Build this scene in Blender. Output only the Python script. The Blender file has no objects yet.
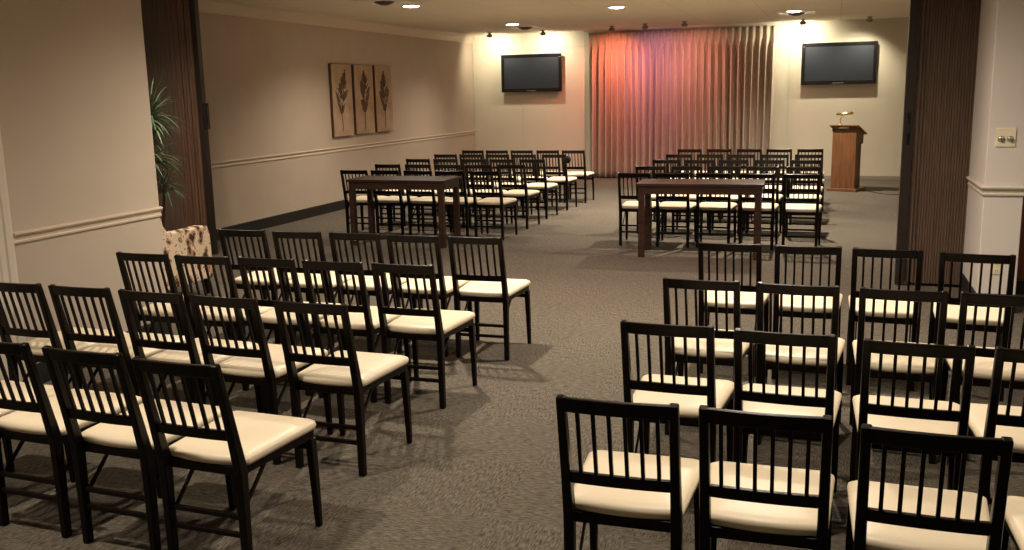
import bpy, bmesh, math, random
from mathutils import Vector, Matrix
random.seed(7)
PI = math.pi
S = bpy.context.scene
COL = S.collection

# ------------------------------------------------------------------ helpers
def link(o, parent=None):
    COL.objects.link(o)
    if parent is not None:
        o.parent = parent
    return o

def obj(name, bm, mat, parent=None, smooth=False, bevel=0.0, seg=2):
    bmesh.ops.recalc_face_normals(bm, faces=bm.faces)
    me = bpy.data.meshes.new(name)
    bm.to_mesh(me); bm.free()
    if smooth:
        for p in me.polygons: p.use_smooth = True
    me.materials.append(mat)
    o = bpy.data.objects.new(name, me)
    link(o, parent)
    if bevel > 0:
        m = o.modifiers.new('bevel', 'BEVEL'); m.width = bevel; m.segments = seg
        m.limit_method = 'ANGLE'; m.angle_limit = math.radians(35)
    return o

def tag(o, label, cat, group=None, kind=None):
    o['label'] = label; o['category'] = cat
    if group: o['group'] = group
    if kind: o['kind'] = kind
    return o

def thing(name, label, cat, loc=(0, 0, 0), rotz=0, group=None):
    o = bpy.data.objects.new(name, None)
    o.empty_display_size = 0.1
    link(o); o.location = loc; o.rotation_euler = (0, 0, rotz)
    return tag(o, label, cat, group)

def struct(name, bm, mat, smooth=False, bevel=0.0):
    o = obj(name, bm, mat, None, smooth, bevel)
    o['kind'] = 'structure'
    return o

def NB(): return bmesh.new()

def box(bm, x0, x1, y0, y1, z0, z1, mtx=None):
    r = bmesh.ops.create_cube(bm, size=1)
    for v in r['verts']:
        v.co = Vector((x0 + (v.co.x + .5) * (x1 - x0), y0 + (v.co.y + .5) * (y1 - y0), z0 + (v.co.z + .5) * (z1 - z0)))
        if mtx: v.co = mtx @ v.co
    return bm

def bar(bm, pts, w, d, xaxis=Vector((1, 0, 0))):
    """sweep a rectangle (w along xaxis, d across) through pts; w, d scalars or lists"""
    n = len(pts); P = [Vector(p) for p in pts]
    W = w if isinstance(w, (list, tuple)) else [w] * n
    D = d if isinstance(d, (list, tuple)) else [d] * n
    rings = []
    for i in range(n):
        t = (P[min(i + 1, n - 1)] - P[max(i - 1, 0)]).normalized()
        x = (xaxis - t * xaxis.dot(t)).normalized(); y = t.cross(x).normalized()
        rings.append([bm.verts.new(P[i] + x * sx * W[i] / 2 + y * sy * D[i] / 2) for sx, sy in ((-1, -1), (1, -1), (1, 1), (-1, 1))])
    for a, b in zip(rings, rings[1:]):
        for k in range(4): bm.faces.new((a[k], a[(k + 1) % 4], b[(k + 1) % 4], b[k]))
    bm.faces.new(rings[0]); bm.faces.new(rings[-1])
    return bm

def tube(bm, pts, r, n=10, cap=True):
    P = [Vector(p) for p in pts]; m = len(P)
    R = r if isinstance(r, (list, tuple)) else [r] * m
    ref = Vector((0, 0, 1)); rings = []
    for i in range(m):
        t = (P[min(i + 1, m - 1)] - P[max(i - 1, 0)]).normalized()
        if abs(t.dot(ref)) > .95: ref = Vector((1, 0, 0)) if abs(t.x) < .9 else Vector((0, 1, 0))
        x = (ref - t * ref.dot(t)).normalized(); y = t.cross(x)
        rings.append([bm.verts.new(P[i] + (x * math.cos(2 * PI * k / n) + y * math.sin(2 * PI * k / n)) * R[i]) for k in range(n)])
    for a, b in zip(rings, rings[1:]):
        for k in range(n): bm.faces.new((a[k], a[(k + 1) % n], b[(k + 1) % n], b[k]))
    if cap: bm.faces.new(rings[0]); bm.faces.new(rings[-1])
    return bm

def lathe(bm, prof, n=24, c=(0, 0, 0)):
    rings = []
    for r, z in prof:
        if r < 1e-5: rings.append([bm.verts.new((c[0], c[1], c[2] + z))])
        else: rings.append([bm.verts.new((c[0] + r * math.cos(2 * PI * k / n), c[1] + r * math.sin(2 * PI * k / n), c[2] + z)) for k in range(n)])
    for a, b in zip(rings, rings[1:]):
        if len(a) == 1 and len(b) == 1: continue
        for k in range(n):
            k2 = (k + 1) % n
            if len(a) == 1: bm.faces.new((a[0], b[k], b[k2]))
            elif len(b) == 1: bm.faces.new((a[k], a[k2], b[0]))
            else: bm.faces.new((a[k], a[k2], b[k2], b[k]))
    return bm

def prism(bm, poly, axis, a, b):
    """extrude 2D polygon along axis ('x','y','z') from a to b"""
    def mk(u, v, t):
        return {'x': (t, u, v), 'y': (u, t, v), 'z': (u, v, t)}[axis]
    A = [bm.verts.new(mk(u, v, a)) for u, v in poly]; B = [bm.verts.new(mk(u, v, b)) for u, v in poly]
    n = len(poly)
    for k in range(n): bm.faces.new((A[k], A[(k + 1) % n], B[(k + 1) % n], B[k]))
    bm.faces.new(A); bm.faces.new(B)
    return bm

# ------------------------------------------------------------------ materials
def mat(name, col, rough=.5, spec=.5, metal=0.0, noise=None, bump=None, emit=None, coat=0.0):
    m = bpy.data.materials.new(name); m.use_nodes = True
    nt = m.node_tree; b = nt.nodes['Principled BSDF']
    b.inputs['Base Color'].default_value = (*col, 1); b.inputs['Roughness'].default_value = rough
    b.inputs['Metallic'].default_value = metal; b.inputs['Specular IOR Level'].default_value = spec
    b.inputs['Coat Weight'].default_value = coat
    if emit:
        b.inputs['Emission Color'].default_value = (*emit[0], 1); b.inputs['Emission Strength'].default_value = emit[1]
    tc = nt.nodes.new('ShaderNodeTexCoord')
    if noise:                       # (scale vector, amount, detail)
        mp = nt.nodes.new('ShaderNodeMapping'); mp.inputs['Scale'].default_value = noise[0]
        nz = nt.nodes.new('ShaderNodeTexNoise'); nz.inputs['Scale'].default_value = 1; nz.inputs['Detail'].default_value = noise[2]
        nt.links.new(tc.outputs['Object'], mp.inputs[0]); nt.links.new(mp.outputs[0], nz.inputs['Vector'])
        rp = nt.nodes.new('ShaderNodeValToRGB')
        a = noise[1]
        rp.color_ramp.elements[0].position = .3; rp.color_ramp.elements[1].position = .7
        rp.color_ramp.elements[0].color = (*[c * (1 - a) for c in col], 1)
        rp.color_ramp.elements[1].color = (*[min(1, c * (1 + a)) for c in col], 1)
        nt.links.new(nz.outputs['Fac'], rp.inputs[0]); nt.links.new(rp.outputs[0], b.inputs['Base Color'])
    if bump:                        # (scale vector, strength, distance)
        mp2 = nt.nodes.new('ShaderNodeMapping'); mp2.inputs['Scale'].default_value = bump[0]
        n2 = nt.nodes.new('ShaderNodeTexNoise'); n2.inputs['Scale'].default_value = 1; n2.inputs['Detail'].default_value = 3
        nt.links.new(tc.outputs['Object'], mp2.inputs[0]); nt.links.new(mp2.outputs[0], n2.inputs['Vector'])
        bp = nt.nodes.new('ShaderNodeBump'); bp.inputs['Strength'].default_value = bump[1]; bp.inputs['Distance'].default_value = bump[2]
        nt.links.new(n2.outputs['Fac'], bp.inputs['Height']); nt.links.new(bp.outputs[0], b.inputs['Normal'])
    return m

M = {}
M['espresso'] = mat('espresso_wood', (.0062, .0036, .0026), .34, .17, noise=((30, 30, 4), .35, 3))
M['vinyl'] = mat('cream_vinyl', (.80, .68, .50), .42, .4, noise=((3, 3, 3), .05, 2), bump=((14, 14, 14), .12, .01))
M['table'] = mat('walnut_stain', (.042, .020, .013), .36, .3, noise=((2.5, 40, 40), .3, 4))
M['podium'] = mat('lectern_oak', (.175, .074, .028), .45, .4, noise=((40, 40, 3), .3, 4))
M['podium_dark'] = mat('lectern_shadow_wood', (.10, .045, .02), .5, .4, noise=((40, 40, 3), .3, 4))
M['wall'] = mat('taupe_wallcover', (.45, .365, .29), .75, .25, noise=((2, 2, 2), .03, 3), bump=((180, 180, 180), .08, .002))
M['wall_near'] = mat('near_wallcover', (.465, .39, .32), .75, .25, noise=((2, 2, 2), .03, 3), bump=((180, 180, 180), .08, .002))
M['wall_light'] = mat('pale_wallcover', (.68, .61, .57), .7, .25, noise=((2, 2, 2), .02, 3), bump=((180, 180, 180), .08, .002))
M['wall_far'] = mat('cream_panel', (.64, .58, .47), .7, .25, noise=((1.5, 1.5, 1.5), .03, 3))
M['ceil_trim'] = mat('trim_paint', (.55, .46, .36), .55, .35)
M['casing'] = mat('casing_paint', (.62, .55, .47), .5, .35)
M['black_base'] = mat('black_vinyl_base', (.012, .011, .010), .5, .4)
M['accordion'] = mat('accordion_vinyl', (.125, .082, .058), .5, .35, noise=((60, 60, 3), .25, 3))
M['accordion_red'] = mat('accordion_vinyl_red', (.14, .072, .045), .5, .35, noise=((60, 60, 3), .3, 3))
M['post'] = mat('lead_post_metal', (.020, .013, .010), .4, .5)
M['tv_frame'] = mat('tv_gloss_black', (.008, .008, .009), .25, .5)
M['tv_screen'] = mat('tv_screen_glass', (.020, .025, .036), .42, .6)
M['metal'] = mat('brushed_metal', (.55, .53, .50), .3, .5, metal=1)
M['brass'] = mat('brass', (.65, .48, .18), .25, .5, metal=1)
M['cream_plastic'] = mat('cream_plastic', (.80, .70, .50), .4, .5)
M['white'] = mat('white_enamel', (.78, .74, .68), .4, .5)
M['grey_fix'] = mat('grey_enamel', (.22, .20, .17), .45, .5)
M['dark_cone'] = mat('dark_bronze', (.05, .022, .015), .45, .4)
M['canvas'] = mat('tan_canvas', (.40, .275, .185), .8, .2, noise=((5, 5, 5), .18, 5), bump=((60, 60, 60), .3, .004))
M['canvas_side'] = mat('brown_canvas_edge', (.10, .055, .033), .8, .2)
M['leaf_dark'] = mat('umber_relief', (.085, .045, .028), .6, .3, noise=((40, 40, 40), .4, 3))
M['leaf_light'] = mat('champagne_relief', (.45, .34, .24), .5, .4, noise=((40, 40, 40), .3, 3))
M['green'] = mat('dark_leaf_green', (.075, .115, .055), .4, .5, noise=((8, 8, 8), .3, 3))
M['cane'] = mat('bark', (.09, .06, .035), .8, .2, noise=((20, 20, 60), .3, 3))
M['soil'] = mat('soil', (.02, .014, .01), .9, .1, bump=((40, 40, 40), .6, .01))
M['pot'] = mat('glazed_pot', (.05, .03, .02), .3, .5)
M['cable'] = mat('black_rubber', (.012, .012, .012), .5, .4)
M['lamp_on'] = mat('lit_lamp_glass', (1, .93, .78), .3, emit=((1, .88, .68), 16))
M['cabinet'] = mat('cherry_cabinet', (.16, .05, .022), .4, .4, noise=((30, 30, 3), .3, 4))
M['fabric_black'] = mat('black_cloth', (.01, .01, .01), .8, .2)

def curtain_material():
    m = mat('drape_fabric', (.52, .43, .34), .85, .15, noise=((6, 6, 1), .05, 2), bump=((300, 300, 300), .1, .001))
    m.node_tree.nodes['Principled BSDF'].inputs['Sheen Weight'].default_value = .15
    return m
M['curtain'] = curtain_material()

def carpet_material():
    m = bpy.data.materials.new('carpet_tiles'); m.use_nodes = True
    nt = m.node_tree; N = nt.nodes; L = nt.links; b = N['Principled BSDF']
    b.inputs['Roughness'].default_value = .95; b.inputs['Specular IOR Level'].default_value = .15
    tc = N.new('ShaderNodeTexCoord')
    ck = N.new('ShaderNodeTexChecker'); ck.inputs['Scale'].default_value = 1 / .61
    mo = N.new('ShaderNodeMapping'); mo.inputs['Location'].default_value = (.13, .07, .003)
    L.new(tc.outputs['Object'], mo.inputs[0]); L.new(mo.outputs[0], ck.inputs['Vector'])
    def streak(sc):
        mp = N.new('ShaderNodeMapping'); mp.inputs['Scale'].default_value = sc
        nz = N.new('ShaderNodeTexNoise'); nz.inputs['Scale'].default_value = 1; nz.inputs['Detail'].default_value = 4; nz.inputs['Roughness'].default_value = .75
        L.new(tc.outputs['Object'], mp.inputs[0]); L.new(mp.outputs[0], nz.inputs['Vector']); return nz
    a = streak((22, 150, 1)); c = streak((150, 22, 1))
    mx = N.new('ShaderNodeMix'); mx.data_type = 'FLOAT'
    L.new(ck.outputs['Fac'], mx.inputs[0]); L.new(a.outputs['Fac'], mx.inputs[2]); L.new(c.outputs['Fac'], mx.inputs[3])
    big = N.new('ShaderNodeTexNoise'); big.inputs['Scale'].default_value = .8; big.inputs['Detail'].default_value = 3
    L.new(tc.outputs['Object'], big.inputs['Vector'])
    rp = N.new('ShaderNodeValToRGB'); e = rp.color_ramp.elements
    e[0].position = .38; e[0].color = (.050, .042, .033, 1)
    e[1].position = .63; e[1].color = (.225, .192, .150, 1)
    L.new(mx.outputs[0], rp.inputs[0])
    m2 = N.new('ShaderNodeMix'); m2.data_type = 'RGBA'; m2.blend_type = 'MULTIPLY'; m2.inputs[0].default_value = .35
    L.new(rp.outputs[0], m2.inputs[6]); L.new(big.outputs['Fac'], m2.inputs[7])
    L.new(m2.outputs[2], b.inputs['Base Color'])
    bp = N.new('ShaderNodeBump'); bp.inputs['Strength'].default_value = .5; bp.inputs['Distance'].default_value = .004
    L.new(mx.outputs[0], bp.inputs['Height']); L.new(bp.outputs[0], b.inputs['Normal'])
    return m
M['carpet'] = carpet_material()

def ceiling_material():
    m = mat('ceiling_tile', (.70, .63, .52), .85, .15)
    nt = m.node_tree; N = nt.nodes; L = nt.links; b = N['Principled BSDF']
    tc = [n for n in N if n.type == 'TEX_COORD'][0]
    br = N.new('ShaderNodeTexBrick'); br.offset = 0.0
    br.inputs['Scale'].default_value = 1; br.inputs['Mortar Size'].default_value = .006
    br.inputs['Brick Width'].default_value = 1.22; br.inputs['Row Height'].default_value = 1.22
    br.inputs['Color1'].default_value = (.70, .63, .52, 1); br.inputs['Color2'].default_value = (.68, .61, .50, 1)
    br.inputs['Mortar'].default_value = (.54, .48, .40, 1)
    L.new(tc.outputs['Object'], br.inputs['Vector']); L.new(br.outputs['Color'], b.inputs['Base Color'])
    return m
M['ceiling'] = ceiling_material()

def floral_material():
    m = bpy.data.materials.new('floral_print'); m.use_nodes = True
    nt = m.node_tree; N = nt.nodes; L = nt.links; b = N['Principled BSDF']; b.inputs['Roughness'].default_value = .85
    tc = N.new('ShaderNodeTexCoord')
    wn = N.new('ShaderNodeTexNoise'); wn.inputs['Scale'].default_value = 9; wn.inputs['Detail'].default_value = 3
    L.new(tc.outputs['Object'], wn.inputs['Vector'])
    add = N.new('ShaderNodeVectorMath'); add.operation = 'MULTIPLY_ADD'
    add.inputs[1].default_value = (.16, .16, .16); L.new(wn.outputs['Color'], add.inputs[0]); L.new(tc.outputs['Object'], add.inputs[2])
    vo = N.new('ShaderNodeTexVoronoi'); vo.inputs['Scale'].default_value = 11; mpv = N.new('ShaderNodeMapping'); mpv.inputs['Scale'].default_value = (1, 1, .62); L.new(add.outputs[0], mpv.inputs[0]); L.new(mpv.outputs[0], vo.inputs['Vector'])
    v2 = N.new('ShaderNodeTexVoronoi'); v2.inputs['Scale'].default_value = 26; L.new(add.outputs[0], v2.inputs['Vector'])
    r1 = N.new('ShaderNodeValToRGB'); r1.color_ramp.interpolation = 'CONSTANT'
    e = r1.color_ramp.elements; e[0].position = 0; e[0].color = (.05, .03, .025, 1); e[1].position = .30; e[1].color = (.45, .28, .18, 1)
    x = r1.color_ramp.elements.new(.46); x.color = (.80, .68, .56, 1)
    L.new(vo.outputs['Distance'], r1.inputs[0])
    r2 = N.new('ShaderNodeValToRGB'); r2.color_ramp.interpolation = 'CONSTANT'
    e = r2.color_ramp.elements; e[0].position = 0; e[0].color = (.16, .09, .05, 1); e[1].position = .22; e[1].color = (.9, .82, .72, 1)
    L.new(v2.outputs['Distance'], r2.inputs[0])
    mx = N.new('ShaderNodeMix'); mx.data_type = 'RGBA'; mx.blend_type = 'MULTIPLY'; mx.inputs[0].default_value = .9
    L.new(r1.outputs[0], mx.inputs[6]); L.new(r2.outputs[0], mx.inputs[7]); L.new(mx.outputs[2], b.inputs['Base Color'])
    return m
M['floral'] = floral_material()

# ------------------------------------------------------------------ setting
H = 3.04          # ceiling height
XL = -7.55        # left wall of the far room
XN = -4.85        # left wall of the near room
YF = 19.8         # far wall
YP = 9.35         # line of the folding partition
XR = 2.4          # right wall of far room

struct('floor', box(NB(), -8.2, 5.2, -3.6, YF + .3, -.12, 0), M['carpet'])
struct('ceiling', box(NB(), -8.2, 5.2, -3.6, YF + .3, H, H + .15), M['ceiling'])
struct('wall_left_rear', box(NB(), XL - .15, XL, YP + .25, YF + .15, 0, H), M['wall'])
struct('wall_right_rear', box(NB(), XR, XR + .15, YP + .3, YF + .15, 0, H), M['wall_far'])

# far wall out of large panels with narrow open joints
bm = NB(); g = .004
box(bm, XL, XR, YF + .012, YF + .15, 0, H)
xs = [XL, -6.42, -5.04, -3.7, -2.3, -.92, .36, 1.7, XR]
for a, b in zip(xs, xs[1:]):
    box(bm, a + g, b - g, YF, YF + .012, 0, 2.72 - g)
    box(bm, a + g, b - g, YF, YF + .012, 2.72 + g, H)
struct('wall_rear', bm, M['wall_far'])
struct('baseboard_rear', box(NB(), XL, XR, YF - .012, YF, 0, .07), mat('rear_base', (.30, .25, .19), .6), bevel=.003)

# near left wall: ends at an alcove, continues as the alcove's side
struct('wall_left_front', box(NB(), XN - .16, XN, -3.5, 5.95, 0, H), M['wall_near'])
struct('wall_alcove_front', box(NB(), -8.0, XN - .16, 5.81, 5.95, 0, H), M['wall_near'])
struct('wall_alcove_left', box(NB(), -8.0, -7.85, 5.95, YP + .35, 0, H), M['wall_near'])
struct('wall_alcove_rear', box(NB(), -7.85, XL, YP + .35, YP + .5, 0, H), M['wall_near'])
struct('wall_front', box(NB(), XN - .16, 4.7, -3.6, -3.5, 0, H), M['wall_near'])
struct('wall_right_front', box(NB(), 4.7, 4.85, -3.6, 9.8, 0, H), M['wall_near'])
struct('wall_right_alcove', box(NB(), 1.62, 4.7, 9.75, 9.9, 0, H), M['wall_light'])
# pillar at the right of the partition opening
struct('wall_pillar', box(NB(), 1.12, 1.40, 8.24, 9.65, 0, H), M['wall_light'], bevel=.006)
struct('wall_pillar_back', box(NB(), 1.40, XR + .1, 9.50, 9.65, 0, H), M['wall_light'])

def rail_profile(z):   # chair rail, (projection, z)
    return [(0, z - .055), (.012, z - .055), (.014, z - .043), (.008, z - .036), (.010, z - .018), (.022, z - .008), (.030, z + .004), (.028, z + .014), (.012, z + .018), (0, z + .018)]
def along_y(x, s, prof, y0, y1):
    return prism(NB(), [(x + s * p, z) for p, z in prof], 'y', y0, y1)
def base_profile(h, t=.014): return [(0, 0), (t, 0), (t, h - .008), (t * .5, h), (0, h)]

struct('trim_chair_rail_left_rear', along_y(XL, 1, rail_profile(.99), YP + .5, YF), M['ceil_trim'])
crown = [(0, 2.87), (.008, 2.87), (.012, 2.89), (.022, 2.93), (.04, 2.985), (.05, 3.0), (.05, H), (0, H)]
struct('trim_crown_left_rear', along_y(XL, 1, crown, YP + .5, YF), M['ceil_trim'])
struct('baseboard_left_rear', along_y(XL, 1, base_profile(.15), YP + .5, YF), M['black_base'])
struct('trim_chair_rail_left_front', along_y(XN, 1, rail_profile(.99), 4.56, 5.955), M['ceil_trim'])
struct('baseboard_left_front', along_y(XN, 1, base_profile(.15), 4.56, 5.952), M['black_base'])
# rail and base wrap the pillar (mitred)
def wrap(prof):
    bm = NB(); rows = []
    for p, z in prof:
        rows.append([bm.verts.new(c) for c in ((1.12 - p, 9.12, z), (1.12 - p, 8.24 - p, z), (1.40 + p, 8.24 - p, z), (1.40 + p, 9.5, z))])
    n = len(rows)
    for i in range(n - 1):
        for k in range(3): bm.faces.new((rows[i][k], rows[i][k + 1], rows[i + 1][k + 1], rows[i + 1][k]))
    bm.faces.new([r[0] for r in rows]); bm.faces.new([r[3] for r in rows])
    return bm
struct('trim_chair_rail_pillar', wrap(rail_profile(.99)), M['casing'])
struct('baseboard_pillar', wrap(base_profile(.15)), M['black_base'])

# door casing with its door on the near left wall
bm = NB()
prism(bm, [(XN, 4.44), (XN, 4.56), (XN + .016, 4.56), (XN + .022, 4.535), (XN + .022, 4.50), (XN + .014, 4.49), (XN + .014, 4.45), (XN + .008, 4.44)], 'z', 0, 2.12)
box(bm, XN, XN + .02, 3.40, 4.56, 2.12, 2.24)
box(bm, XN, XN + .02, 3.40, 3.52, 0, 2.12)
struct('door_1_casing', bm, M['casing'])
bm = NB(); box(bm, XN + .001, XN + .008, 3.52, 4.44, .01, 2.12)
for z0, z1 in ((.2, .95), (1.1, 1.95)):
    for y0, y1 in ((3.62, 3.94), (4.02, 4.34)): box(bm, XN + .008, XN + .014, y0, y1, z0, z1)
d = struct('door_1', bm, M['casing'], bevel=.003)
bm = NB(); tube(bm, [(XN + .008, 3.60, 1.0), (XN + .05, 3.60, 1.0)], .01); lathe(bm, [(0, -.025), (.02, -.02), (.026, 0), (.02, .02), (0, .025)], 16, (XN + .06, 3.60, 1.0))
obj('door_knob', bm, M['metal'], d, smooth=True)

# overhead track of the folding partition
struct('trim_partition_track', box(NB(), -7.85, 1.12, YP - .05, YP + .05, H - .05, H), M['post'])
# alcove header over the partition pocket and curtain track
struct('trim_curtain_track', box(NB(), -4.98, -1.1, 19.50, 19.56, H - .035, H), M['white'])

# ------------------------------------------------------------------ folding partitions
def pleats(x0, x1, yc, t, pitch, depth, z0, z1):
    """accordion skin: closed ribbon with sharp vertical pleats on both faces"""
    bm = NB(); n = max(2, int(round((x1 - x0) / pitch))) * 2
    front = []; back = []
    for i in range(n + 1):
        x = x0 + (x1 - x0) * i / n; dd = depth if i % 2 else 0
        front.append((x, yc - t / 2 + dd)); back.append((x, yc + t / 2 - dd))
    poly = front + back[::-1]
    for z in (z0, z1): pass
    A = [bm.verts.new((x, y, z0)) for x, y in poly]; B = [bm.verts.new((x, y, z1)) for x, y in poly]
    m = len(poly)
    for k in range(m): bm.faces.new((A[k], A[(k + 1) % m], B[(k + 1) % m], B[k]))
    for i in range(n):
        bm.faces.new((A[i], A[i + 1], A[m - 2 - i], A[m - 1 - i])); bm.faces.new((B[i], B[i + 1], B[m - 2 - i], B[m - 1 - i]))
    return bm
# right stack
pr_ = thing('folding_partition', 'dark brown accordion partition folded against the pale pillar, right side of the opening', 'partition', (.85, 9.3, 0))
def loc(bm, ox, oy, oz=0):
    for v in bm.verts: v.co -= Vector((ox, oy, oz))
    return bm
ox, oy = .85, 9.3
obj('pleated_panel', loc(pleats(.72, 1.12, 9.3, .24, .022, .012, .03, H - .05), ox, oy), M['accordion'], pr_)
obj('end_fold', loc(pleats(.655, .715, 9.3, .22, .030, .02, .03, H - .05), ox, oy), M['accordion'], pr_)
obj('lead_post', loc(box(NB(), .565, .65, 9.19, 9.28, .015, H - .05), ox, oy), M['post'], pr_, bevel=.004)
h_ = obj('latch_plate', loc(box(NB(), .595, .62, 9.178, 9.19, 1.28, 1.56), ox, oy), M['tv_frame'], pr_, bevel=.003)
obj('latch_pull', loc(box(NB(), .60, .615, 9.165, 9.178, 1.38, 1.46), ox, oy), M['post'], h_, bevel=.002)
# left stack
ox, oy = -7.4, 9.37
pl_ = thing('folding_partition', 'reddish brown accordion partition folded behind the spiky plant, left side of the opening', 'partition', (ox, oy, 0))
obj('pleated_panel', loc(pleats(-7.84, -7.27, oy, .07, .024, .013, .03, H - .05), ox, oy), M['accordion'], pl_)
for (a, b, c) in ((-7.265, -7.205, .014), (-7.20, -7.13, .016), (-7.12, -7.04, .018), (-7.03, -6.95, .02)):
    obj('end_fold', loc(pleats(a, b, oy, .07, (b - a), c, .03, H - .05), ox, oy), M['accordion_red'], pl_)
obj('lead_post', loc(box(NB(), -6.945, -6.88, oy - .04, oy + .035, .0, H - .05), ox, oy), M['post'], pl_, bevel=.004)
h_ = obj('latch_plate', loc(box(NB(), -6.88, -6.83, oy - .035, oy + .01, 1.46, 1.76), ox, oy), M['tv_frame'], pl_, bevel=.006)

# ------------------------------------------------------------------ chairs
def outline(y0, y1, w0, w1, r0, r1, n=5):
    """rounded trapezoid seat outline, narrow at the back"""
    pts = []
    def corner(cx, cy, r, a0):
        for i in range(n + 1):
            a = a0 + (PI / 2) * i / n
            pts.append((cx + r * math.cos(a), cy + r * math.sin(a)))
    corner(w1 - r1, y1 - r1, r1, 0); corner(-(w1 - r1), y1 - r1, r1, PI / 2)
    corner(-(w0 - r0), y0 + r0, r0, PI); pts.extend([((w0 - r0) * q, y0) for q in (-.8, -.55, -.28, 0, .28, .55, .8)]); corner(w0 - r0, y0 + r0, r0, 3 * PI / 2)
    return pts
def cushion():
    bm = NB(); rings = []
    for z, s in ((.436, -.006), (.442, .001), (.454, .004), (.466, .001), (.475, -.012), (.481, -.040), (.484, -.10)):
        o = [(x, y - (.022 * max(0, 1 - (x / .18) ** 2) if y < .08 else 0)) for x, y in outline(.024 - s, .482 + s, .190 + s, .213 + s, .022, .035, 6)]
        rings.append([bm.verts.new((x, y, z)) for x, y in o])
    n = len(rings[0])
    for a, b in zip(rings, rings[1:]):
        for k in range(n): bm.faces.new((a[k], a[(k + 1) % n], b[(k + 1) % n], b[k]))
    bm.faces.new(rings[0]); bm.faces.new(rings[-1])
    return bm
PX = .176
def back_y(z): return 0 if z < .44 else -.10 * ((z - .44) / .43) ** 1.0
def rail(z0, z1, t, x=PX, bow=.0, n=8, dy=0):
    bm = NB(); rings = []
    for i in range(n + 1):
        u = -1 + 2 * i / n; xx = x * u; off = -bow * (1 - u * u) + dy
        rings.append([bm.verts.new((xx, back_y(z) + off + s * t / 2, z)) for z, s in ((z0, -1), (z0, 1), (z1, 1), (z1, -1))])
    for a, b in zip(rings, rings[1:]):
        for k in range(4): bm.faces.new((a[k], a[(k + 1) % 4], b[(k + 1) % 4], b[k]))
    bm.faces.new(rings[0]); bm.faces.new(rings[-1])
    return bm
def make_chair():
    W = M['espresso']
    t = thing('slat_back_chair', 'x', 'chair')
    obj('seat_cushion', cushion(), M['vinyl'], t, smooth=True)
    bm = NB(); prism(bm, outline(.005, .478, .172, .206, .02, .03), 'z', .400, .437)
    obj('seat_frame', bm, W, t, bevel=.003)
    for s in (-1, 1):
        pts = [(s * PX, 0, 0), (s * PX, 0, .25), (s * PX, 0, .42), (s * PX, -.006, .455), (s * PX, back_y(.6), .6), (s * PX, back_y(.75), .75), (s * PX, back_y(.868), .868)]
        obj('rear_post', bar(NB(), pts, [.032, .034, .035, .034, .032, .031, .030], [.034, .040, .046, .046, .038, .032, .028]), W, t, bevel=.006)
    for s in (-1, 1):
        obj('front_leg', bar(NB(), [(s * .200, .462, 0), (s * .198, .455, .2), (s * .193, .448, .40)], [.025, .030, .034], [.025, .032, .040]), W, t, bevel=.004)
    obj('top_rail', rail(.815, .866, .024, bow=.012), W, t, bevel=.006)
    obj('lower_rail', rail(.555, .598, .020, bow=.008), W, t, bevel=.004)
    for k in range(6):
        x = -PX + 2 * PX * (k + 1) / 7; u = x / PX; b = .010 * (1 - u * u)
        obj('spindle', bar(NB(), [(x, back_y(.59) - b, .590), (x, back_y(.82) - b, .822)], .012, .011), W, t)
    obj('front_rail', box(NB(), -.19, .19, .45, .47, .345, .372), W, t, bevel=.003)
    for z in (.165, .240):
        obj('rear_stretcher', box(NB(), -PX, PX, -.009, .009, z - .010, z + .010), W, t, bevel=.003)
    for s in (-1, 1):
        obj('folding_brace', bar(NB(), [(s * .152, .005, .23), (s * .156, .19, .405)], .008, .016), W, t)
    return t

proto = make_chair(); used = [False]
ORD = ['at the aisle end', 'second from the aisle', 'third from the aisle', 'fourth from the aisle', 'fifth from the aisle']
ROWN = {1: 'nearest row', 2: 'second row', 3: 'third row', 4: 'fourth row'}
def place(x, y, rz, label, group):
    if not used[0]:
        r = proto; used[0] = True
    else:
        r = proto.copy(); COL.objects.link(r)
        for ch in list(proto.children):
            c = ch.copy(); COL.objects.link(c); c.parent = r
    r.location = (x, y, 0); r.rotation_euler = (0, 0, math.radians(rz))
    r['label'] = label; r['group'] = group; r['category'] = 'chair'
def block(rows, blk, group):
    for ri, cs in enumerate(rows):
        rn = ROWN[ri + 1] if ri + 1 < len(rows) else 'rearmost row'
        for ci, (x, y, rz) in enumerate(cs):
            place(x, y, rz + random.uniform(-.5, .5),
                  'dark slat-back chair, cream seat, %s, %s, %s' % (ORD[ci], rn, blk), group)
def row(xs, ys, rs):
    n = len(xs)
    ys = ys if isinstance(ys, list) else [ys + random.uniform(-.015, .015) for _ in xs]
    rs = rs if isinstance(rs, list) else [rs] * n
    return list(zip(xs, ys, rs))
# x lists run from the aisle outwards
block([row([-2.24, -2.70, -3.18, -3.63], [2.86, 2.90, 2.93, 2.95], [-1.5, -2, -2, -2]),
       row([-2.272, -2.76, -3.20, -3.66, -4.11], [3.86, 3.88, 3.90, 3.92, 3.93], [-1, -2, -2, -1, -1]),
       row([-2.285, -2.73, -3.18, -3.62, -4.07], 4.89, 0), row([-2.25, -2.70, -3.15, -3.60, -4.06], 5.94, 1.5)],
      'front left block', 'chairs of the front left block')
block([row([-.607, -.165, .293, .76], [2.84, 2.85, 2.80, 2.80], [1, .5, -1, -1]),
       row([-.618, -.155, .322, .765], [3.85, 3.82, 3.78, 3.78], [-1, -1, -1, 1]),
       row([-.605, -.14, .33, .765], [4.80, 4.78, 4.76, 4.75], [-2, -2, -2, -2]),
       row([-.59, -.13, .315, .785], [5.98, 5.97, 5.94, 5.87], [0, 0, -3, -5])],
      'front right block', 'chairs of the front right block')
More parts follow.
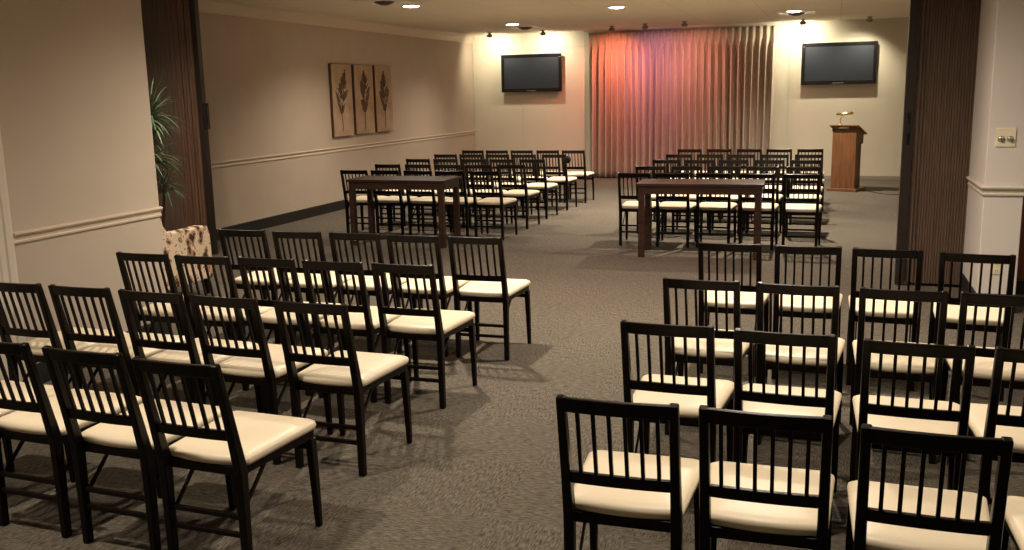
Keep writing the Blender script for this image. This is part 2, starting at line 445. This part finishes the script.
block([row([-4.06, -4.53, -4.97, -5.43, -5.86], 11.06, 0), row([-4.06, -4.52, -4.97, -5.41, -5.86], 12.05, 0),
       row([-4.09, -4.54, -4.98, -5.43, -5.87], 13.08, 0), row([-4.065, -4.54, -4.98, -5.42, -5.85], 14.1, 0),
       row([-4.025, -4.46, -4.91, -5.34, -5.77], 15.1, 0)],
      'rear left block', 'chairs of the rear left block')
block([row([-2.19, -1.75, -1.29, -.81, -.335], 10.95, 0), row([-2.18, -1.73, -1.27, -.82, -.35], 11.96, 0),
       row([-2.165, -1.72, -1.27, -.81, -.35], 13.06, 0), row([-2.17, -1.72, -1.27, -.81, -.345], 14.15, 0),
       row([-2.19, -1.73, -1.27, -.82, -.36], 15.4, 0)],
      'rear right block', 'chairs of the rear right block')

# ------------------------------------------------------------------ tables
def table(x, y, rz, w, d, h, label):
    t = thing('console_table', label, 'table', (x, y, 0), math.radians(rz), 'tables in front of the rear blocks')
    W = M['table']
    obj('tabletop', box(NB(), -w / 2, w / 2, -d / 2, d / 2, h - .028, h), W, t, bevel=.003)
    a = .018; bm = NB()
    for y0, y1 in ((-d / 2 + a, -d / 2 + a + .02), (d / 2 - a - .02, d / 2 - a)): box(bm, -w / 2 + a + .05, w / 2 - a - .05, y0, y1, h - .115, h - .028)
    for x0, x1 in ((-w / 2 + a, -w / 2 + a + .02), (w / 2 - a - .02, w / 2 - a)): box(bm, x0, x1, -d / 2 + a + .05, d / 2 - a - .05, h - .115, h - .028)
    obj('apron', bm, W, t)
    for sx in (-1, 1):
        for sy in (-1, 1):
            cx = sx * (w / 2 - .06); cy = sy * (d / 2 - .05)
            obj('leg', box(NB(), cx - .033, cx + .033, cy - .033, cy + .033, 0, h - .028), W, t, bevel=.003)
table(-4.97, 10.565, 0, 1.29, .57, .81, 'dark walnut rectangular table in front of the rear left block of chairs')
table(-1.375, 10.49, 3, 1.345, .60, .81, 'dark walnut rectangular table in front of the rear right block of chairs')

# ------------------------------------------------------------------ curtain
def curtain():
    bm = NB(); x0, x1 = -4.91, -1.18; nf = 28; per = 16; n = nf * per
    zs = [0.02, .15, .5, 1.0, 1.5, 2.0, 2.4, 2.62, 2.74, 2.80, 2.90, 2.985]
    rnd = random.Random(3)
    ph = [rnd.uniform(-.25, .25) for _ in range(nf + 2)]; am = [rnd.uniform(.75, 1.2) for _ in range(nf + 2)]
    wob = [rnd.uniform(-.03, .03) for _ in range(nf + 2)]
    grid = []
    for z in zs:
        row = []
        top = max(0, min(1, (z - 2.55) / .25))          # 1 at the heading
        for i in range(n + 1):
            u = i / per; k = int(u); f = u - k
            a = am[k] * (1 - f) + am[k + 1] * f; p = ph[k] * (1 - f) + ph[k + 1] * f
            w = (wob[k] * (1 - f) + wob[k + 1] * f) * (1 - z / 3)
            th = 2 * PI * u + p * (1 - top)
            body = -(2 * (.5 - .5 * math.sin(th)) ** 1.7 - 1) * 0.09 * a + .012 * math.sin(2 * th + 1)
            head = .020 * math.sin(th) + .022 * abs(math.sin(1.5 * th + .3)) * (1 if math.sin(th) > -.4 else .3)
            y = 19.62 + body * (1 - top) + head * top
            x = x0 + (x1 - x0) * i / n + w + .018 * math.sin(2 * th) * (1 - top)
            row.append(bm.verts.new((x, y - 19.62, z)))
        grid.append(row)
    for a, b in zip(grid, grid[1:]):
        for i in range(n): bm.faces.new((a[i], a[i + 1], b[i + 1], b[i]))
    for v in bm.verts: v.co.x += 3.05
    o = obj('pleated_curtain', bm, M['curtain'], None, smooth=True)
    o.location = (-3.05, 19.62, 0)
    s = o.modifiers.new('thick', 'SOLIDIFY'); s.thickness = .004
    tag(o, 'floor-length pinch-pleated beige curtain hanging on the rear wall between the screens', 'curtain')
curtain()

# ------------------------------------------------------------------ television screens
def tv(x0, x1, z0, z1, label, tilt):
    cx, cz = (x0 + x1) / 2, (z0 + z1) / 2; w, h = (x1 - x0) / 2, (z1 - z0) / 2
    t = thing('wall_television', label, 'television', (cx, 19.72, cz), 0, 'black wall televisions')
    t.rotation_euler = (math.radians(tilt), 0, 0)
    b = .065
    bm = NB()
    box(bm, -w, w, -.045, .0, h - b, h); box(bm, -w, w, -.045, .0, -h, -h + b + .01)
    box(bm, -w, -w + b, -.045, .0, -h + b, h - b); box(bm, w - b, w, -.045, .0, -h + b, h - b)
    obj('bezel', bm, M['tv_frame'], t, bevel=.005)
    obj('screen', box(NB(), -w + b - .004, w - b + .004, -.034, -.02, -h + b, h - b + .004), M['tv_screen'], t)
    obj('rear_housing', box(NB(), -w + .03, w - .03, -.02, .045, -h + .03, h - .03), M['tv_frame'], t, bevel=.01)
    obj('wall_bracket', box(NB(), -.3, .3, .045, .078, -.2, .2), M['post'], t, bevel=.004)
    obj('control_strip', box(NB(), -.10, .10, -.047, -.044, -h + .02, -h + .034), M['grey_fix'], t)
tv(-6.86, -5.52, 1.815, 2.60, 'black flat television on the rear wall, left of the curtain', 0)
tv(-.69, .68, 1.835, 2.625, 'black flat television on the rear wall above the wooden lectern', 0)

# ------------------------------------------------------------------ lectern
t = thing('lectern', 'tall brown wooden lectern with slanted top, standing under the right television', 'lectern', (.20, 17.66, 0), math.radians(-20))
P = M['podium']
obj('base_plinth', box(NB(), -.28, .28, -.24, .26, 0, .05), P, t, bevel=.006)
bm = NB(); box(bm, -.225, .225, -.19, -.17, .05, 1.09)
obj('front_panel', bm, P, t, bevel=.003)
for s, a in ((-1, 0), (1, 1)):
    bm = NB(); x0, x1 = (s * .225, s * .205) if s > 0 else (-.225, -.205)
    # side with an upper cheek and a narrower lower part
    prism(bm, [(-.17, .05), (-.06, .05), (-.06, .80), (.20, .80), (.20, .955), (-.17, 1.085)], 'x', min(x0, x1), max(x0, x1))
    obj('side_panel', bm, P, t, bevel=.002)
obj('back_panel', box(NB(), -.205, .205, -.08, -.065, .05, 1.0), M['podium_dark'], t)
obj('shelf', box(NB(), -.205, .205, -.17, .20, .80, .82), P, t, bevel=.002)
obj('shelf_support', box(NB(), .17, .20, -.06, .17, .05, .80), M['podium_dark'], t, bevel=.002)
bm = NB(); prism(bm, [(-.245, 1.115), (.26, .955), (.26, .975), (-.245, 1.135)], 'x', -.275, .275)
obj('slanted_top', bm, P, t, bevel=.003)
obj('name_plate', box(NB(), -.10, .07, -.205, -.19, 1.07, 1.10), M['white'], t, bevel=.002)
obj('top_molding', box(NB(), -.235, .235, -.205, -.19, 1.03, 1.06), M['podium_dark'], t, bevel=.003)
t.scale = (.92, .92, 1.01)
t2 = thing('reading_lamp', 'small brass reading lamp on the top edge of the lectern', 'lamp', (.19, 17.67, 1.152), math.radians(-20))
bm = NB(); lathe(bm, [(0, 0), (.045, 0), (.04, .01), (.01, .016), (0, .018)], 20, (-.06, -.20, -.012)); obj('lamp_foot', bm, M['brass'], t2, smooth=True)
obj('lamp_stem', tube(NB(), [(-.06, -.20, .0), (-.06, -.21, .08), (-.03, -.215, .15), (.02, -.215, .175)], .006), M['brass'], t2, smooth=True)
bm = NB(); tube(bm, [(-.13, -.215, .165), (-.12, -.215, .175), (.15, -.215, .195), (.16, -.215, .19)], [.008, .022, .022, .008], 14)
obj('lamp_shade', bm, M['brass'], t2, smooth=True)

tag(obj('power_cable', tube(NB(), [(.50, 17.75, .006), (.6, 17.45, .006), (.75, 17.15, .006), (.95, 17.0, .006), (1.3, 17.02, .006), (1.9, 17.2, .006)], .006, 8), M['cable']),
    'thin black cable on the carpet running right from the lectern', 'cable')

# ------------------------------------------------------------------ framed leaf canvases on the left wall
def canvas(y0, y1, z0, z1, label, lean, seed):
    cy, cz = (y0 + y1) / 2, (z0 + z1) / 2; w, h = (y1 - y0) / 2, (z1 - z0) / 2
    t = thing('leaf_canvas', label, 'wall art', (XL, cy, cz), 0, 'leaf canvases')
    rnd = random.Random(seed)
    obj('canvas_board', box(NB(), .0, .045, -w, w, -h, h), M['canvas_side'], t, bevel=.004)
    obj('canvas_face', box(NB(), .045, .050, -w + .004, w - .004, -h + .004, h - .004), M['canvas'], t, bevel=.002)
    dark = NB(); light = NB()
    def blade(bm, y, z, ang, ln, wd, off):
        c, s = math.cos(ang), math.sin(ang); pts = []
        for u, v in ((0, 0), (.3, .5), (.65, .42), (1, 0), (.65, -.42), (.3, -.5)):
            a = u * ln; b = v * wd; pts.append((y + a * c - b * s, z + a * s + b * c))
        A = [bm.verts.new((.050, p[0], p[1])) for p in pts]
        mid = bm.verts.new((.050 + off, y + .5 * ln * c, z + .5 * ln * s))
        for k in range(6): bm.faces.new((A[k], A[(k + 1) % 6], mid))
    zt, zb = h * .80, -h * .38
    def spine(tz):   # tz 0 bottom .. 1 top
        return lean * ((tz - .35) * .12) + .012 * math.sin(tz * 5 + seed)
    for i in range(30):
        tz = i / 29; z = zb + (zt - zb) * tz
        prof = .33 * max(.10, min(1, (tz + .12) / .30) * (1 - tz) ** .75) * w / .33
        for s in (-1, 1):
            ln = max(.04, prof * rnd.uniform(.75, 1.2))
            ang = (PI / 2 - s * rnd.uniform(.5, .85)) if s > 0 else (PI / 2 + rnd.uniform(.5, .85))
            b = dark if rnd.random() < (.86 if .1 < tz < .5 else .97) else light
            blade(b, spine(tz), z, ang, ln, ln * (.34 if b is dark else .16) + .005, .008)
        if .12 < tz < .55 and rnd.random() < .7: blade(light, spine(tz), z, PI / 2 + rnd.uniform(-.5, .5), .12, .014, .014)
    pts = [(.052, spine(0) + .015 * lean * math.sin(k), -h * .86 + (zb + h * .86) * k / 4) for k in range(5)] + [(.054, spine(q), zb + (zt - zb) * q) for q in (.25, .5, .75, 1)]
    tube(dark, pts, .005, 6)
    lf = obj('leaf_relief', dark, M['leaf_dark'], t)
    obj('leaf_highlight', light, M['leaf_light'], lf)
canvas(13.46, 14.11, 1.17, 2.31, 'tan canvas with dark leaf leaning left, nearest of three on the left wall', 1.2, 3)
canvas(14.21, 14.88, 1.18, 2.31, 'tan canvas with broad upright dark leaf, middle of three on the left wall', 0, 5)
canvas(14.96, 15.60, 1.18, 2.31, 'tan canvas with narrow pointed dark leaf, farthest of three on the left wall', -.1, 8)

# ------------------------------------------------------------------ armchair (seen from behind/side in the alcove)
t = thing('floral_armchair', 'floral print upholstered armchair in the alcove beside the left partition', 'armchair', (-5.87, 7.075, 0))
F = M['floral']
# local: faces +y; width 0.74, side plane at x=+.36
def side_shape():
    p = [(-.33, .15), (.36, .15), (.37, .40), (.36, .60), (.33, .645), (.25, .655), (.05, .65), (-.17, .652), (-.235, .67), (-.275, .72), (-.295, .79), (-.285, .86), (-.31, .93), (-.30, 1.02), (-.335, 1.10), (-.37, 1.16), (-.43, 1.18), (-.46, 1.1), (-.43, .8), (-.37, .4)]
    return p
for s in (-1, 1):
    bm = NB(); prism(bm, side_shape(), 'x', s * .36, s * .25); obj('arm_panel', bm, F, t, bevel=.02, seg=3)
bm = NB(); prism(bm, [(-.36, .2), (-.45, 1.14), (-.42, 1.20), (-.36, 1.17), (-.26, .45), (-.22, .2)], 'x', -.27, .27); obj('backrest', bm, F, t, bevel=.03, seg=3)
obj('seat_cushion', box(NB(), -.248, .248, -.18, .38, .33, .47), F, t, bevel=.035, seg=3)
obj('seat_base', box(NB(), -.25, .25, -.2, .35, .16, .33), F, t, bevel=.01)
for sx in (-1, 1):
    for sy, y in ((-1, -.29), (1, .31)):
        obj('leg', bar(NB(), [(sx * .315, y + sy * .01, 0), (sx * .31, y, .16)], [.03, .05], [.03, .05]), M['espresso'], t, bevel=.004)

# ------------------------------------------------------------------ dracaena in the alcove
px_, py_ = -6.76, 8.25
t = thing('potted_dracaena', 'spiky green potted plant in front of the left folding partition', 'plant', (px_, py_, 0))
bm = NB(); lathe(bm, [(0, 0), (.13, 0), (.15, .02), (.19, .30), (.20, .32), (.19, .34), (.17, .33), (.165, .29), (0, .29)], 28); obj('pot', bm, M['pot'], t, smooth=True)
bm = NB(); lathe(bm, [(0, .305), (.08, .303), (.168, .296), (.168, .28), (0, .28)], 20); obj('soil', bm, M['soil'], t)
heads = [((.04, -.02, 1.62), 95, .42), ((.03, -.10, 1.20), 100, .46), ((-.14, .10, 1.40), 60, .38), ((.06, .08, .92), 40, .36)]
rnd = random.Random(11)
for (hx, hy, hz), nl, ll in heads:
    obj('cane', tube(NB(), [(hx * .3, hy * .3, .28), (hx * .7, hy * .7, .6), (hx, hy, hz)], [.018, .015, .012], 8), M['cane'], t, smooth=True)
    bm = NB()
    for i in range(nl):
        az = rnd.uniform(0, 2 * PI); el = rnd.uniform(-.3, 1.4); L_ = ll * rnd.uniform(.6, 1.05); w0 = rnd.uniform(.006, .010)
        d = Vector((math.cos(az) * math.cos(el), math.sin(az) * math.cos(el), math.sin(el))); side = Vector((-math.sin(az), math.cos(az), 0))
        p = Vector((hx, hy, hz + rnd.uniform(-.08, .04))); prev = None; ns = 8
        for k in range(ns + 1):
            f = k / ns; wd = w0 * (1 - f ** 2.2) * (.6 + .8 * min(1, f * 3)) + .0008
            c = [bm.verts.new(p - side * wd), bm.verts.new(p + Vector((0, 0, -.35 * wd))), bm.verts.new(p + side * wd)]
            if prev:
                bm.faces.new((prev[0], prev[1], c[1], c[0])); bm.faces.new((prev[1], prev[2], c[2], c[1]))
            prev = c; p = p + d * (L_ / ns); d = (d + Vector((0, 0, -.13 - .10 * f))).normalized() if d.z > -.9 else d
    o = obj('leaf_crown', bm, M['green'], t, smooth=True); s = o.modifiers.new('t', 'SOLIDIFY'); s.thickness = .0015

# ------------------------------------------------------------------ things on the pillar and beyond it
t = thing('dimmer_plate', 'cream wall plate with two round metal knobs on the right pillar', 'light switch', (1.245, 8.24, 1.385))
obj('plate', box(NB(), -.07, .07, -.008, 0, -.072, .072), M['cream_plastic'], t, bevel=.003)
for x in (-.032, .032):
    bm = NB(); lathe(bm, [(0, .018), (.014, .018), (.019, .014), (.021, .005), (.026, 0), (0, 0)], 24)
    for v in bm.verts: v.co = Vector((v.co.x, -v.co.z, v.co.y))
    o = obj('knob', bm, M['metal'], t, smooth=True); o.location = (x, -.008, -.012)
t = thing('wall_outlet', 'cream duplex power outlet low on the right pillar', 'outlet', (1.25, 8.24, .365))
obj('plate', box(NB(), -.035, .035, -.006, 0, -.057, .057), M['cream_plastic'], t, bevel=.003)
for z in (-.025, .025):
    r = obj('receptacle', box(NB(), -.017, .017, -.009, -.006, z - .014, z + .014), M['cream_plastic'], t, bevel=.003)
    bm = NB(); box(bm, -.008, -.005, -.0095, -.009, z - .006, z + .006); box(bm, .005, .008, -.0095, -.009, z - .006, z + .006); obj('slots', bm, M['cable'], r)
t = thing('wooden_cabinet', 'reddish brown wooden cabinet behind the right pillar', 'cabinet', (2.05, 9.2, 0))
obj('toe_kick', box(NB(), -.56, .56, -.17, .26, 0, .12), M['black_base'], t)
obj('carcass', box(NB(), -.6, .6, -.2, .28, .12, 1.06), M['cabinet'], t, bevel=.004)
obj('cabinet_top', box(NB(), -.62, .62, -.225, .29, 1.06, 1.09), M['cabinet'], t, bevel=.005)
for s in (-1, 1):
    dd = obj('door', box(NB(), min(s * .01, s * .58), max(s * .01, s * .58), -.22, -.20, .15, 1.03), M['cabinet'], t, bevel=.004)
    obj('handle', tube(NB(), [(s * .05, -.22, .55), (s * .05, -.25, .56), (s * .05, -.25, .66), (s * .05, -.22, .67)], .006, 8), M['metal'], dd, smooth=True)

# small dark object hung on the corner post of a far chair
bm = NB(); lathe(bm, [(0, -.055), (.03, -.05), (.048, -.02), (.05, .01), (.04, .04), (.02, .055), (0, .058)], 18)
o = obj('small_pouch', bm, M['fabric_black'], None, smooth=True); o.location = (-3.80, 13.84, .80)
tag(o, 'small round black pouch on the back post of an aisle chair, rear left block', 'pouch')

# ------------------------------------------------------------------ ceiling fixtures
WARM = (1.0, .87, .70)
WASH = (1.0, .90, .66)
def spot(name, loc_, target, energy, color, angle, blend, size=.04, parent=None):
    l = bpy.data.lights.new(name, 'SPOT'); l.energy = energy; l.color = color
    l.spot_size = math.radians(angle); l.spot_blend = blend; l.shadow_soft_size = size
    o = bpy.data.objects.new(name, l); COL.objects.link(o)
    o.location = loc_
    d = Vector(target) - Vector(loc_)
    o.rotation_euler = d.to_track_quat('-Z', 'Y').to_euler()
    if parent:
        o.parent = parent; o.location = Vector(loc_) - parent.location
    return o
def downlight(x, y, energy, label, color=WARM, angle=125, blend=.6, group='recessed downlights', size=.05):
    t = thing('recessed_downlight', label, 'ceiling light', (x, y, H), 0, group)
    bm = NB(); lathe(bm, [(.115, -.001), (.118, -.012), (.13, -.014), (.148, -.010), (.152, 0), (.115, -.001)], 32); obj('trim_ring', bm, M['white'], t, smooth=True)
    bm = NB(); lathe(bm, [(0, -.026), (.06, -.023), (.10, -.014), (.116, -.004), (.116, 0), (0, 0)], 28); obj('lens', bm, M['lamp_on'], t, smooth=True)
    spot('downlight_source', (x, y, H - .05), (x, y, 0), energy, color, angle, blend, size, t)
E_ = 1.0
downlight(-5.75, 12.7, 150, 'lit round downlight over the rear left block, nearest the leaf canvases', angle=140, blend=1)
downlight(-5.69, 17.0, 130, 'lit round downlight near the left television', angle=140, blend=1)
downlight(-3.20, 14.5, 330, 'lit round downlight in the ceiling before the middle of the curtain', angle=140, blend=1)
downlight(-.74, 16.9, 265, 'lit round downlight in front of the right television', angle=140, blend=1)
downlight(-.70, 12.4, 330, 'lit round downlight above the rear right block of chairs', angle=140, blend=1)
# near room (outside the frame, above the camera's view)
downlight(-3.25, 2.35, 95, 'lit round downlight above the nearest rows of the front left block', angle=150, blend=1)
downlight(-.35, 3.3, 70, 'lit round downlight above the nearest rows of the front right block', angle=150, blend=1)
downlight(-3.05, 6.6, 185, 'lit round downlight above the rearmost row of the front left block', angle=152, blend=1)
downlight(-.45, 6.7, 190, 'lit round downlight near the pillar at the right', angle=165, blend=1)
downlight(-6.0, 7.9, 90, 'lit round downlight in the ceiling of the plant alcove', angle=150, blend=1)
downlight(-1.9, 9.0, 60, 'added unseen rosy fill light above the aisle at the partition opening', color=(1, .55, .48), angle=110, blend=1)  # added light, no such lamp seen; tints the floor pink
downlight(2.7, 5.2, 90, 'added unseen fill light right of the front right block', angle=150, blend=1)  # unseen fill added to brighten the near room from the right
downlight(-.5, -1.5, 40, 'added unseen fill light behind the camera')  # added fill behind the viewpoint, lifts the near room

def diffuser(x, y, label):
    t = thing('air_diffuser', label, 'air vent', (x, y, H), 0, 'ceiling air diffusers')
    obj('plate', box(NB(), -.30, .30, -.30, .30, -.008, 0), M['white'], t, bevel=.003)
    bm = NB(); lathe(bm, [(0, -.055), (.05, -.052), (.135, -.018), (.14, -.012), (.13, -.008), (0, -.008)], 28); obj('cone', bm, M['dark_cone'], t, smooth=True)
diffuser(-5.80, 11.95, 'square ceiling diffuser with dark cone beside the nearest left downlight')
diffuser(-5.75, 17.95, 'square ceiling diffuser with dark cone in front of the left television')
diffuser(-.72, 17.35, 'square ceiling diffuser with dark cone in front of the right television')

def eyeball(x, label, energy=0, color=WARM, tgt=None, angle=110, blend=.5, y=19.1):
    t = thing('ceiling_spotlight', label, 'spotlight', (x, y, H), 0, 'row of ceiling spotlights along the rear wall')
    bm = NB(); lathe(bm, [(0, 0), (.05, 0), (.05, -.008), (.02, -.02), (.02, -.035)], 20); obj('mount', bm, M['grey_fix'], t, smooth=True)
    bm = NB(); lathe(bm, [(0, -.025), (.03, -.03), (.055, -.05), (.06, -.07), (.05, -.092), (.03, -.10), (0, -.10)], 24); obj('head', bm, M['grey_fix'], t, smooth=True)
    if energy:
        spot('spot_source', (x, y + .07, H - .10), tgt, energy, color, angle, blend, .03, t)
eyeball(-6.90, 'grey ceiling spotlight nearest the left corner of the room', 24, WASH, (-7.1, 20.0, 2.2), 165, 1)
eyeball(-5.74, 'grey ceiling spotlight between the left television and the curtain', 26, WASH, (-5.85, 20.0, 2.2), 165, 1)
eyeball(-4.22, 'grey ceiling spotlight washing the left part of the curtain orange', 62, (1, .25, .15), (-4.45, 19.7, 1.5), 125, 1, 18.7)
eyeball(-3.52, 'grey ceiling spotlight washing the middle of the curtain violet', 28, (.85, .32, .66), (-3.5, 19.7, 1.6), 115, 1, 18.45)
eyeball(-2.75, 'grey ceiling spotlight washing the curtain rosy right of its middle', 48, (1, .34, .27), (-2.7, 19.7, 1.3), 120, 1, 18.3)
eyeball(-.67, 'grey ceiling spotlight above the right television', 40, WASH, (-.85, 20.0, 2.2), 165, 1)
eyeball(.50, 'grey ceiling spotlight above the right end of the right television', 42, WASH, (.15, 19.8, 1.3), 120, 1)

# ------------------------------------------------------------------ world, camera, view
w = bpy.data.worlds.new('World'); S.world = w; w.use_nodes = True
w.node_tree.nodes['Background'].inputs[0].default_value = (.9, .7, .5, 1)
w.node_tree.nodes['Background'].inputs[1].default_value = .02

cd = bpy.data.cameras.new('camera'); cam = bpy.data.objects.new('camera', cd); COL.objects.link(cam)
p, y, r = [math.radians(a) for a in (10.84402167, 18.82995092, -1.18628535)]
fwd = Vector((-math.sin(y) * math.cos(p), math.cos(y) * math.cos(p), -math.sin(p)))
right = Vector((math.cos(y), math.sin(y), 0)); up = right.cross(fwd)
r2 = right * math.cos(r) + up * math.sin(r); u2 = -right * math.sin(r) + up * math.cos(r)
m3 = Matrix((r2, u2, -fwd)).transposed()
cam.matrix_world = Matrix.Translation((0, 0, 1.8)) @ m3.to_4x4()
cd.sensor_width = 36; cd.lens = 950 / 1024 * 36; cd.clip_start = .05; cd.clip_end = 100
S.camera = cam
S.view_settings.view_transform = 'Standard'; S.view_settings.look = 'None'
S.view_settings.gamma = 1; S.view_settings.use_curve_mapping = False
S.view_settings.exposure = 1.3
